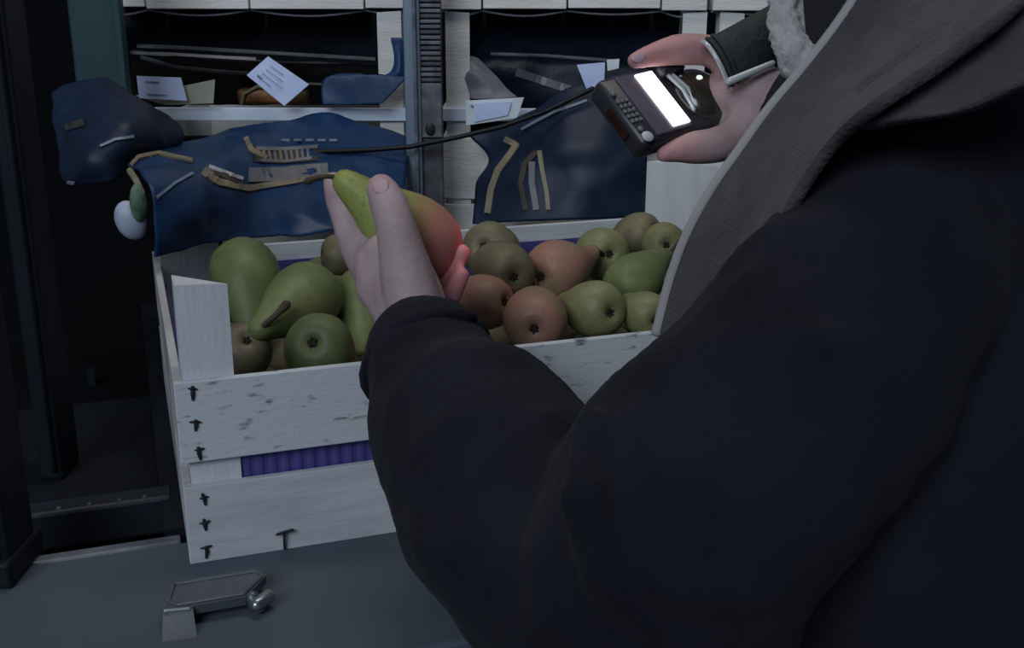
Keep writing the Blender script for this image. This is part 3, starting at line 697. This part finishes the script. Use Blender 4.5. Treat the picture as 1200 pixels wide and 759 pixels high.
# ================================================================== PERSON
pelvis = Vector((.40, -.345, -.08))
ps = thing('person', (.40, -.36, -.95), 'person in black wool coat and grey-brown scarf holding up a pear and a scanner', 'person')
H, G_, Fp, E_, D2, C2, B2, A2 = [P(*q) for q in ((1025, 322, .535), (930, 480, .52), (800, 610, .53), (736, 736, .56), (630, 630, .60), (566, 530, .65), (525, 470, .70), (502, 427, .722))]
NK = P(1115, 40, .68); CH = P(1160, 235, .665); WA = P(1145, 560, .61)
RS = Vector((.585, -.075, .275)); RE = Vector((.69, -.085, .165)); RW = P(915, 118, .778)
RC = P(965, 142, .775)
HD = P(1005, -196, .64)
body = MB()
# trunk, neck, head
chain(body, [(pelvis, .10), (WA+Vector((0, 0, -.02)), .095), (CH, .095), (NK, .055), (P(1055, -55, .66), .050), (P(1015, -150, .645), .06)], 18)
chain(body, [(H, .045), (CH.lerp(NK, .4), .06), (RS, .045)], 14)
fdir = (P(890, -80, .62)-HD).normalized()                     # where the face looks
hup = (HD-P(1035, -40, .65)).normalized(); hup = (hup-fdir*hup.dot(fdir)).normalized(); hs_ = fdir.cross(hup)
def hp(f_, s_, u_): return HD+fdir*f_+hs_*s_+hup*u_
body.ball(hp(-.012, 0, .022), (.096, .074, .088), (fdir, hs_, hup), 24)
body.ball(hp(.028, 0, -.035), (.062, .058, .075), (fdir, hs_, hup), 20)
body.tube([hp(.045, -.03, -.09), hp(.068, 0, -.098), hp(.045, .03, -.09)], .016, 10)
chain(body, [(hp(.080, 0, .012), .0065), (hp(.091, 0, -.012), .0075), (hp(.099, 0, -.028), .0095)], 10)
for s_ in (-1, 1):
    body.ball(hp(.090, s_*.009, -.032), .0065, n=8)
    body.ball(hp(-.012, s_*.076, -.008), (.017, .007, .029), (fdir, hs_, hup), 12)
    body.tube([hp(.078, s_*.014, .026), hp(.077, s_*.036, .028)], .007, 8)
    body.ball(hp(.062, s_*.035, -.028), .022, n=10)
body.tube([hp(.083, -.02, -.060), hp(.091, 0, -.059), hp(.083, .02, -.060)], .0065, 8)
body.tube([hp(.081, -.017, -.071), hp(.088, 0, -.072), hp(.081, .017, -.071)], .0068, 8)
# legs
for s_, hx in ((-1, Vector((.335, -.395, -.12))), (1, Vector((.475, -.315, -.12)))):
    kn = hx+Vector((.01, -.01, -.40)); an = Vector((hx.x, hx.y-.03, -.88))
    chain(body, [(pelvis.lerp(hx, .6), .085), (hx, .082), (kn, .052), (kn.lerp(an, .35), .05), (an, .034)], 14)
    body.tube([an, an+Vector((-.03, .05, -.035)), an+Vector((-.07, .12, -.05))], [.034, .032, .024], 10)
# far arm
chain(body, [(RS, .045), (RE, .038), (RC, .027), (RW, .0205)], 14)
# near arm
chain(body, [(H, .042), (Fp, .042), (E_+Vector((.0, .005, .004)), .037), (D2, .037), (B2, .030), (P(497, 415, .735), .0250), (P(486, 374, .765), .0222)], 14)
# near hand, palm turned away, round the pear
chain(body, [(P(486, 376, .766), .0225), (P(474, 348, .775), .0225), (P(462, 318, .785), .0200), (P(450, 296, .792), .0150)], 16)   # metacarpals
chain(body, [(P(498, 380, .768), .019), (P(490, 350, .775), .0190), (P(483, 322, .782), .0165), (P(478, 300, .786), .012)], 14)      # heel of the palm
chain(body, [(P(452, 335, .788), .0220), (P(438, 304, .800), .0150), (P(433, 286, .806), .0105), (P(434, 274, .802), .0065)], 14)      # web of the thumb
chain(body, [(P(468, 372, .772), .0175), (P(440, 325, .798), .0150), (P(418, 288, .812), .0130), (P(405, 254, .820), .0112), (P(396, 231, .824), .0100), (P(391, 213, .826), .0082)], 14)
chain(body, [(P(486, 365, .760), .020), (P(477, 322, .758), .0188), (P(469, 287, .754), .0158), (P(462, 258, .752), .0138), (P(454, 236, .756), .0130), (P(447, 221, .764), .0108)], 14)
chain(body, [(P(478, 360, .775), .016), (P(450, 318, .825), .0120), (P(484, 332, .858), .0100), (P(516, 318, .858), .0090), (P(534, 290, .850), .0070)], 12)
chain(body, [(P(490, 365, .772), .016), (P(478, 338, .812), .0125), (P(506, 348, .826), .0098), (P(522, 326, .815), .0080), (P(542, 296, .806), .0068)], 12)
chain(body, [(P(498, 370, .770), .015), (P(496, 352, .800), .0120), (P(518, 358, .812), .0092), (P(529, 345, .806), .0078), (P(541, 322, .800), .0062)], 12)
# far hand behind and round the scanner
chain(body, [(RW, .0205), (P(893, 112, 0.784), 0.0209), (P(862, 112, 0.794), 0.0200), (P(835, 118, 0.799), 0.0164)], 14)
chain(body, [(P(885, 95, 0.784), 0.0164), (P(860, 76, 0.790), 0.0137), (P(832, 60, 0.790), 0.0114), (P(800, 58, 0.784), 0.0114), (P(780, 61, 0.781), 0.0100), (P(760, 66, 0.776), 0.0078), (P(744, 71, 0.773), 0.0060)], 14)
chain(body, [(P(885, 135, 0.784), 0.0164), (P(862, 160, 0.781), 0.0137), (P(838, 170, 0.773), 0.0127), (P(814, 173, 0.769), 0.0118), (P(796, 176, 0.766), 0.0091), (P(778, 181, 0.763), 0.0060)], 14)
chain(body, [(P(845, 108, 0.801), 0.0127), (P(800, 105, 0.808), 0.0089), (P(768, 122, 0.801), 0.0080), (P(752, 140, 0.790), 0.0068)], 10)
chain(body, [(P(848, 122, 0.801), 0.0127), (P(808, 130, 0.804), 0.0089), (P(780, 150, 0.795), 0.0080), (P(764, 165, 0.784), 0.0068)], 10)
chain(body, [(P(852, 138, 0.796), 0.0118), (P(824, 150, 0.798), 0.0082), (P(802, 166, 0.790), 0.0073), (P(788, 174, 0.781), 0.0062)], 10)
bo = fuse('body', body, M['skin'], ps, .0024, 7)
# thumb nail
# red and screen light on the fingertips, painted into the skin colour
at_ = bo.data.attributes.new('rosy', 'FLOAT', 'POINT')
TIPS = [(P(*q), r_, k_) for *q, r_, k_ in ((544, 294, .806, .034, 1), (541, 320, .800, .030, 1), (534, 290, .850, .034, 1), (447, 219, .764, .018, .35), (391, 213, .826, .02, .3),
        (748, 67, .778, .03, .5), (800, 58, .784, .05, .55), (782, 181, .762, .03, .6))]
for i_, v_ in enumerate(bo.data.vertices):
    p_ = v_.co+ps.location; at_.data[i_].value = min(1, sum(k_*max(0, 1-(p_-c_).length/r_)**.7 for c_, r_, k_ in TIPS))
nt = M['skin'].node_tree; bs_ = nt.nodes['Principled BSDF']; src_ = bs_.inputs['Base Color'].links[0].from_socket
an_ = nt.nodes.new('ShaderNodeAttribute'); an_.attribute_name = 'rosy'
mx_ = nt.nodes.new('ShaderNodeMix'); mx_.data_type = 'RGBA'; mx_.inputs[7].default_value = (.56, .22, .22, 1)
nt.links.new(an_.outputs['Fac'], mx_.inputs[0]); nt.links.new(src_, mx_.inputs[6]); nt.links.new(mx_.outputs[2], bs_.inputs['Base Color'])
BT = BVHTree.FromPolygons([v.co+ps.location for v in bo.data.vertices], [p.vertices for p in bo.data.polygons])
def nail(x, y, x2, y2, a_, b_):
    h, n, _, _ = BT.ray_cast(CAM, ray(x, y).normalized()); h2, _, _, _ = BT.ray_cast(CAM, ray(x2, y2).normalized())
    t_ = (h2-h).normalized(); n = (n-t_*n.dot(t_)).normalized()
    MB().ball(h-n*.0001, (a_, b_, .0011), (t_.cross(n), t_, n), 14).build('fingernail', M['nail'], ps, True)
nail(446, 217, 450, 228, .0056, .0078)
nail(748, 67, 760, 63, .0034, .0055)
for s_ in (-1, 1):
    ey = MB().ball(hp(.0690, s_*.028, .008), .0120, n=14).build('eye', M['eye'], ps, True)
    MB().ball(hp(.0790, s_*.0275, .006), (.0025, .0052, .0052), (fdir, hs_, hup), 12).build('iris', M['stem'], ey, True)
    MB().tube([hp(.079, s_*.012, .0155), hp(.082, s_*.027, .0170), hp(.075, s_*.041, .0125)], .0042, 8).build('eyelid', M['skin'], ps, True)
    MB().tube([hp(.081, s_*.013, .030), hp(.083, s_*.028, .034), hp(.076, s_*.044, .029)], .0035, 8).build('eyebrow', M['hair'], ps, True)
hr = MB().ball(hp(-.026, 0, .045), (.098, .084, .084), (fdir, hs_, hup), 24)
hr.ball(hp(-.06, 0, -.01), (.06, .076, .075), (fdir, hs_, hup), 18)
fuse('hair', hr, M['hair'], ps, .006, 4, lambda p, n: .004*noise.noise(p*60))
# coat
coat = MB()
chain(coat, [(H, .058), (G_, .066), (Fp, .069), (E_, .070), (D2, .0650), (C2, .0600), (B2, .0520), (A2, .0450)], 24)
ex = (A2-B2).normalized()
coat.tube([A2-ex*.02, A2+ex*.004], [.047, .0420], 24)
chain(coat, [(pelvis+Vector((0, 0, -.28)), .165), (pelvis+Vector((0, 0, -.10)), .145), (pelvis, .135), (WA, .125), (CH, .118), (CH.lerp(NK, .6), .085), (NK, .062)], 28)
chain(coat, [(H, .057), (CH.lerp(NK, .35), .085), (RS, .060)], 20)
chain(coat, [(RS, .060), (RE, .056), (RC, .040), (P(938, 128, .776), .031)], 18)
# fold rolls across the elbow and the sleeve
for pts_, r_ in (([(640, 500, .585), (612, 550, .575), (590, 640, .56), (612, 735, .545)], .011),
                 ([(600, 470, .635), (560, 560, .61), (545, 640, .585), (560, 720, .57)], .008),
                 ([(470, 440, .68), (500, 480, .655), (540, 505, .635)], .006),
                 ([(690, 500, .50), (684, 580, .478), (710, 660, .478), (770, 730, .48)], .012),
                 ([(880, 330, .50), (960, 400, .46), (1060, 420, .47)], .007),
                 ([(720, 640, .48), (800, 690, .465), (900, 690, .47)], .009)):
    coat.tube([P(*q) for q in pts_], r_, 10)
def wool(p, n): return .0045*noise.noise(p*16+Vector((3, 1, 7)))+.0048*(.5-2*abs(noise.noise(Vector((p.x*9+p.z*5, p.y*13, p.z*8-p.x*4))+Vector((5, 2, 1)))))+.0018*noise.noise(p*48)+.0005*noise.noise(p*260)
fuse('coat', coat, M['coat'], ps, .0045, 6, wool)
# rolled fuzzy cuff rim
cu = []; n1 = ex.orthogonal().normalized(); n2 = ex.cross(n1)
MB().tube([A2+ex*.0035+(n1*math.cos(a*math.pi/12)+n2*math.sin(a*math.pi/12))*.0405 for a in range(25)], .0055, 8, False).build('cuff', M['coat'], ps, True)
# trousers and shoes
tr = MB()
for hx in (Vector((.335, -.395, -.12)), Vector((.475, -.315, -.12))):
    kn = hx+Vector((.01, -.01, -.40)); an = Vector((hx.x, hx.y-.03, -.88))
    chain(tr, [(pelvis.lerp(hx, .6), .098), (hx, .096), (kn, .070), (kn.lerp(an, .4), .066), (an+Vector((0, 0, .01)), .058)], 16)
fuse('trousers', tr, M['trousers'], ps, .01, 3)
for hx in (Vector((.335, -.395, -.12)), Vector((.475, -.315, -.12))):
    an = Vector((hx.x, hx.y-.03, -.88))
    sh = MB(); chain(sh, [(an+Vector((.015, -.03, -.02)), .045), (an+Vector((-.03, .05, -.028)), .043), (an+Vector((-.075, .13, -.040)), .033)], 12)
    fuse('shoe', sh, M['shoe'], ps, .006, 3)
# scarf: front band and the part over the shoulder
sf = sheet('scarf', R3([[(1090, -110, .60), (1130, -110, .575), (1190, -90, .55), (1260, -70, .53)],
                        [(1015, -18, .60), (1060, -30, .555), (1120, -20, .505), (1200, -5, .455)],
                        [(958, 62, .605), (1000, 55, .565), (1050, 62, .505), (1112, 58, .452)],
                        [(903, 128, .61), (940, 120, .575), (985, 115, .520), (1030, 116, .462)],
                        [(832, 226, .625), (870, 215, .590), (915, 195, .550), (962, 178, .500)],
                        [(790, 320, .645), (820, 310, .615), (865, 290, .580), (905, 275, .525)],
                        [(772, 388, .655), (795, 395, .630), (830, 390, .600), (865, 380, .560)]], 'p'), M['scarf'], ps, nu=12, nv=12, wr=.002, ws=12, th=.006, key='scarf', seed=2)
s2 = sheet('scarf_fold', R3([[(1005, 100, .500), (1050, 70, .492), (1105, 35, .482), (1210, -25, .474), (1300, -60, .47)],
                             [(1010, 128, .490), (1060, 118, .474), (1125, 90, .464), (1220, 55, .454), (1310, 20, .45)],
                             [(1004, 148, .490), (1055, 142, .470), (1130, 128, .458), (1215, 92, .446), (1320, 75, .442)]], 'p'), M['scarf'], ps, nu=12, nv=12, wr=.004, ws=16, th=.006, seed=9)
# fuzz along the scarf's outer edge, made pale for the rim light
fz = MB(); G0 = SHEETS['scarf'][1]
for a in range(len(G0)-1):
    for j in range(26):
        t = random.random(); p = G0[a][0].lerp(G0[a+1][0], t); p = p+(G0[a][1]-G0[a][0])*random.uniform(-.2, 2.2)
        d_ = ((G0[a][0]-G0[a][3]).normalized()+Vector((random.uniform(-.8, .8), random.uniform(-.8, .8), random.uniform(-.8, .8)))).normalized()
        l_ = random.uniform(.0015, .0055); s_ = d_.cross(fw).normalized()*.00028
        fz.add([p-s_, p+s_, p+d_*l_], [(0, 1, 2)])
o = fz.build('scarf_fuzz', M['fuzz'], ps); o['kind'] = 'stuff'
e_ = MB().tube([G0[a][0] for a in range(len(G0))], .0035, 8).build('scarf_hem', M['fuzz'], ps, True)  # pale tube that paints the rim light along the edge
# pale fleece collar and dark inside of the coat's collar
fc = MB(); chain(fc, [(P(916, -6, .625), .008), (P(918, 18, .622), .0085), (P(922, 42, .620), .0090), (P(934, 68, .615), .0110), (P(945, 96, .612), .0080)], 14)
chain(fc, [(P(950, -20, .635), .010), (P(945, 20, .632), .011), (P(943, 55, .628), .010)], 12)
fuse('fleece_collar', fc, M['fleece'], ps, .002, 3, lambda p, n: .0022*noise.noise(p*210)+.0010*noise.noise(p*480))
ic = sheet('inner_collar', R3([[(940, -40, .612), (990, -60, .605), (1060, -80, .59)],
                               [(942, 10, .612), (985, -5, .605), (1040, -20, .59)],
                               [(946, 60, .615), (980, 55, .608), (1020, 40, .59)],
                               [(945, 105, .63), (960, 100, .625), (985, 90, .62)]], 'p'), M['lining'], ps, wr=.003, th=.004, seed=3)
# held pear
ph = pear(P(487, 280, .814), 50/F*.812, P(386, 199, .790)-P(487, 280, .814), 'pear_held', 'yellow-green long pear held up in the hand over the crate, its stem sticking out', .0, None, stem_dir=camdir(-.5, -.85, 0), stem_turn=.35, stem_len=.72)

# ================================================================== SCANNER
wa = (RT*.53-UP*.82-fw*.36).normalized()                       # across the face, down the picture
la = (RT*.86+UP*.13+fw*.42); la = (la-wa*la.dot(wa)).normalized()
na = wa.cross(la); na = na if na.dot(-fw) > 0 else -na
SO = P(735, 130, .763); la, wa, na = la*.91, wa*.91, na*.91
sc = thing('handheld_scanner', SO, 'black handheld scanner with a bright white lit screen gripped in the far hand', 'scanner')
def sp(l_, w_, n_): return SO+la*l_+wa*w_+na*n_
AX = (la, wa, na)
MB().box(sp(.034, 0, -.008), (.042, .034, .010), AX, bev=.005).build('housing', M['dev'], sc, True)
MB().box(sp(.0255, 0, .0026), (.018, .030, .0012), AX, bev=.001).build('face_plate', M['dev_face'], sc)
MB().box(sp(.0335, 0, .0046), (.0088, .0270, .0008), AX, bev=.0004).build('screen', M['screen'], sc)
for i in range(5):
    for j in range(3):
        MB().box(sp(-.0050+j*.0042, -.008+i*.0050, .0028), (.0014, .0017, .0010), AX, bev=.0006).build('key', M['key'], sc)
MB().ball(sp(-.002, .0285, .003), (.0050, .0050, .0022), AX, 14).build('round_key', M['key_round'], sc, True)
MB().ball(sp(-.003, .0205, .003), (.0026, .0026, .0014), AX, 10).build('small_key', M['key'], sc, True)
MB().ball(sp(-.0035, -.016, .003), (.0026, .0026, .0014), AX, 10).build('small_key', M['key'], sc, True)
for k_, dl in enumerate((.052, .057, .063)):
    MB().tube([sp(dl, -.022+k_*.004, .006), sp(dl+.001, .0, .009), sp(dl, .018-k_*.006, .006)], .0016, 8).build('clear_ridge', M['clear'], sc, True)
MB().ball(sp(.074, .004, -.002), (.024, .028, .016), AX, 20).build('rounded_grip', M['dev_green'], sc, True)
MB().ball(sp(.071, -.004, .0135), (.0030, .0022, .0012), AX, 10).build('status_light', M['led'], sc, True)  # bright highlight on the grip, made as a small glowing spot
MB().box(sp(.058, -.028, .004), (.012, .010, .008), AX, bev=.003).build('latch_block', M['dev'], sc, True)
MB().box(sp(-.0085, .004, -.008), (.0012, .014, .004), AX, bev=.0005).build('scan_window', M['redwin'], sc)
# hand strap of webbing with a ridged buckle end
st = MB(); s0, s1 = P(840, 74, .764), P(925, 28, .768); dv_ = (s1-s0).normalized(); pv = dv_.cross(fw).normalized()
if pv.dot(UP) < 0: pv = -pv
grid = []
for i in range(9):
    grid.append([s0.lerp(s1, i/8)+pv*(.0185*math.sin(t))-fw*(.012*math.cos(t)-.004) for t in [-1.45+2.9*k_/10 for k_ in range(11)]])
v = [p for r in grid for p in r]+[p+fw*.003 for r in grid for p in r]; f = []; n_ = 99
for i in range(8):
    for k_ in range(10):
        q = (i*11+k_, i*11+k_+1, (i+1)*11+k_+1, (i+1)*11+k_); f += [q, tuple(n_+a for a in q[::-1])]
lp = list(range(11))+[i*11+10 for i in range(1, 9)]+list(range(8*11+9, 8*11-1, -1))+[i*11 for i in range(7, 0, -1)]
for i, a_ in enumerate(lp):
    b_ = lp[(i+1) % len(lp)]; f.append((a_, b_, n_+b_, n_+a_))
hs = obj('hand_strap', v, f, M['strap'], sc, True)
for k_ in range(3):
    MB().tube([s0+dv_*(.004*k_-.001)+pv*(.0185*math.sin(t))-fw*(.0135*math.cos(t)-.004) for t in [-1.4+2.8*q_/8 for q_ in range(9)]], .0016, 8).build('buckle_ridge', M['clear' if k_ == 0 else 'strap'], hs, True)
MB().tube([s0-pv*.016-fw*.008, s0.lerp(s1, .55)-pv*.019-fw*.007], [.0028, .0022], 8).build('bright_buckle_bar', M['clear'], hs, True)
# its red aiming light, which tints the pear and the fingertips
rl = bpy.data.lights.new('scanner_beam', 'SPOT'); rl.color = (1, .28, .27); rl.energy = .45; rl.spot_size = math.radians(34); rl.spot_blend = 1.0; rl.shadow_soft_size = .006
ro = bpy.data.objects.new('scanner_beam', rl); COL.objects.link(ro); ro.location = sp(-.012, .004, -.008)
ro.rotation_euler = (P(545, 312, .84)-ro.location).to_track_quat('-Z', 'Y').to_euler()
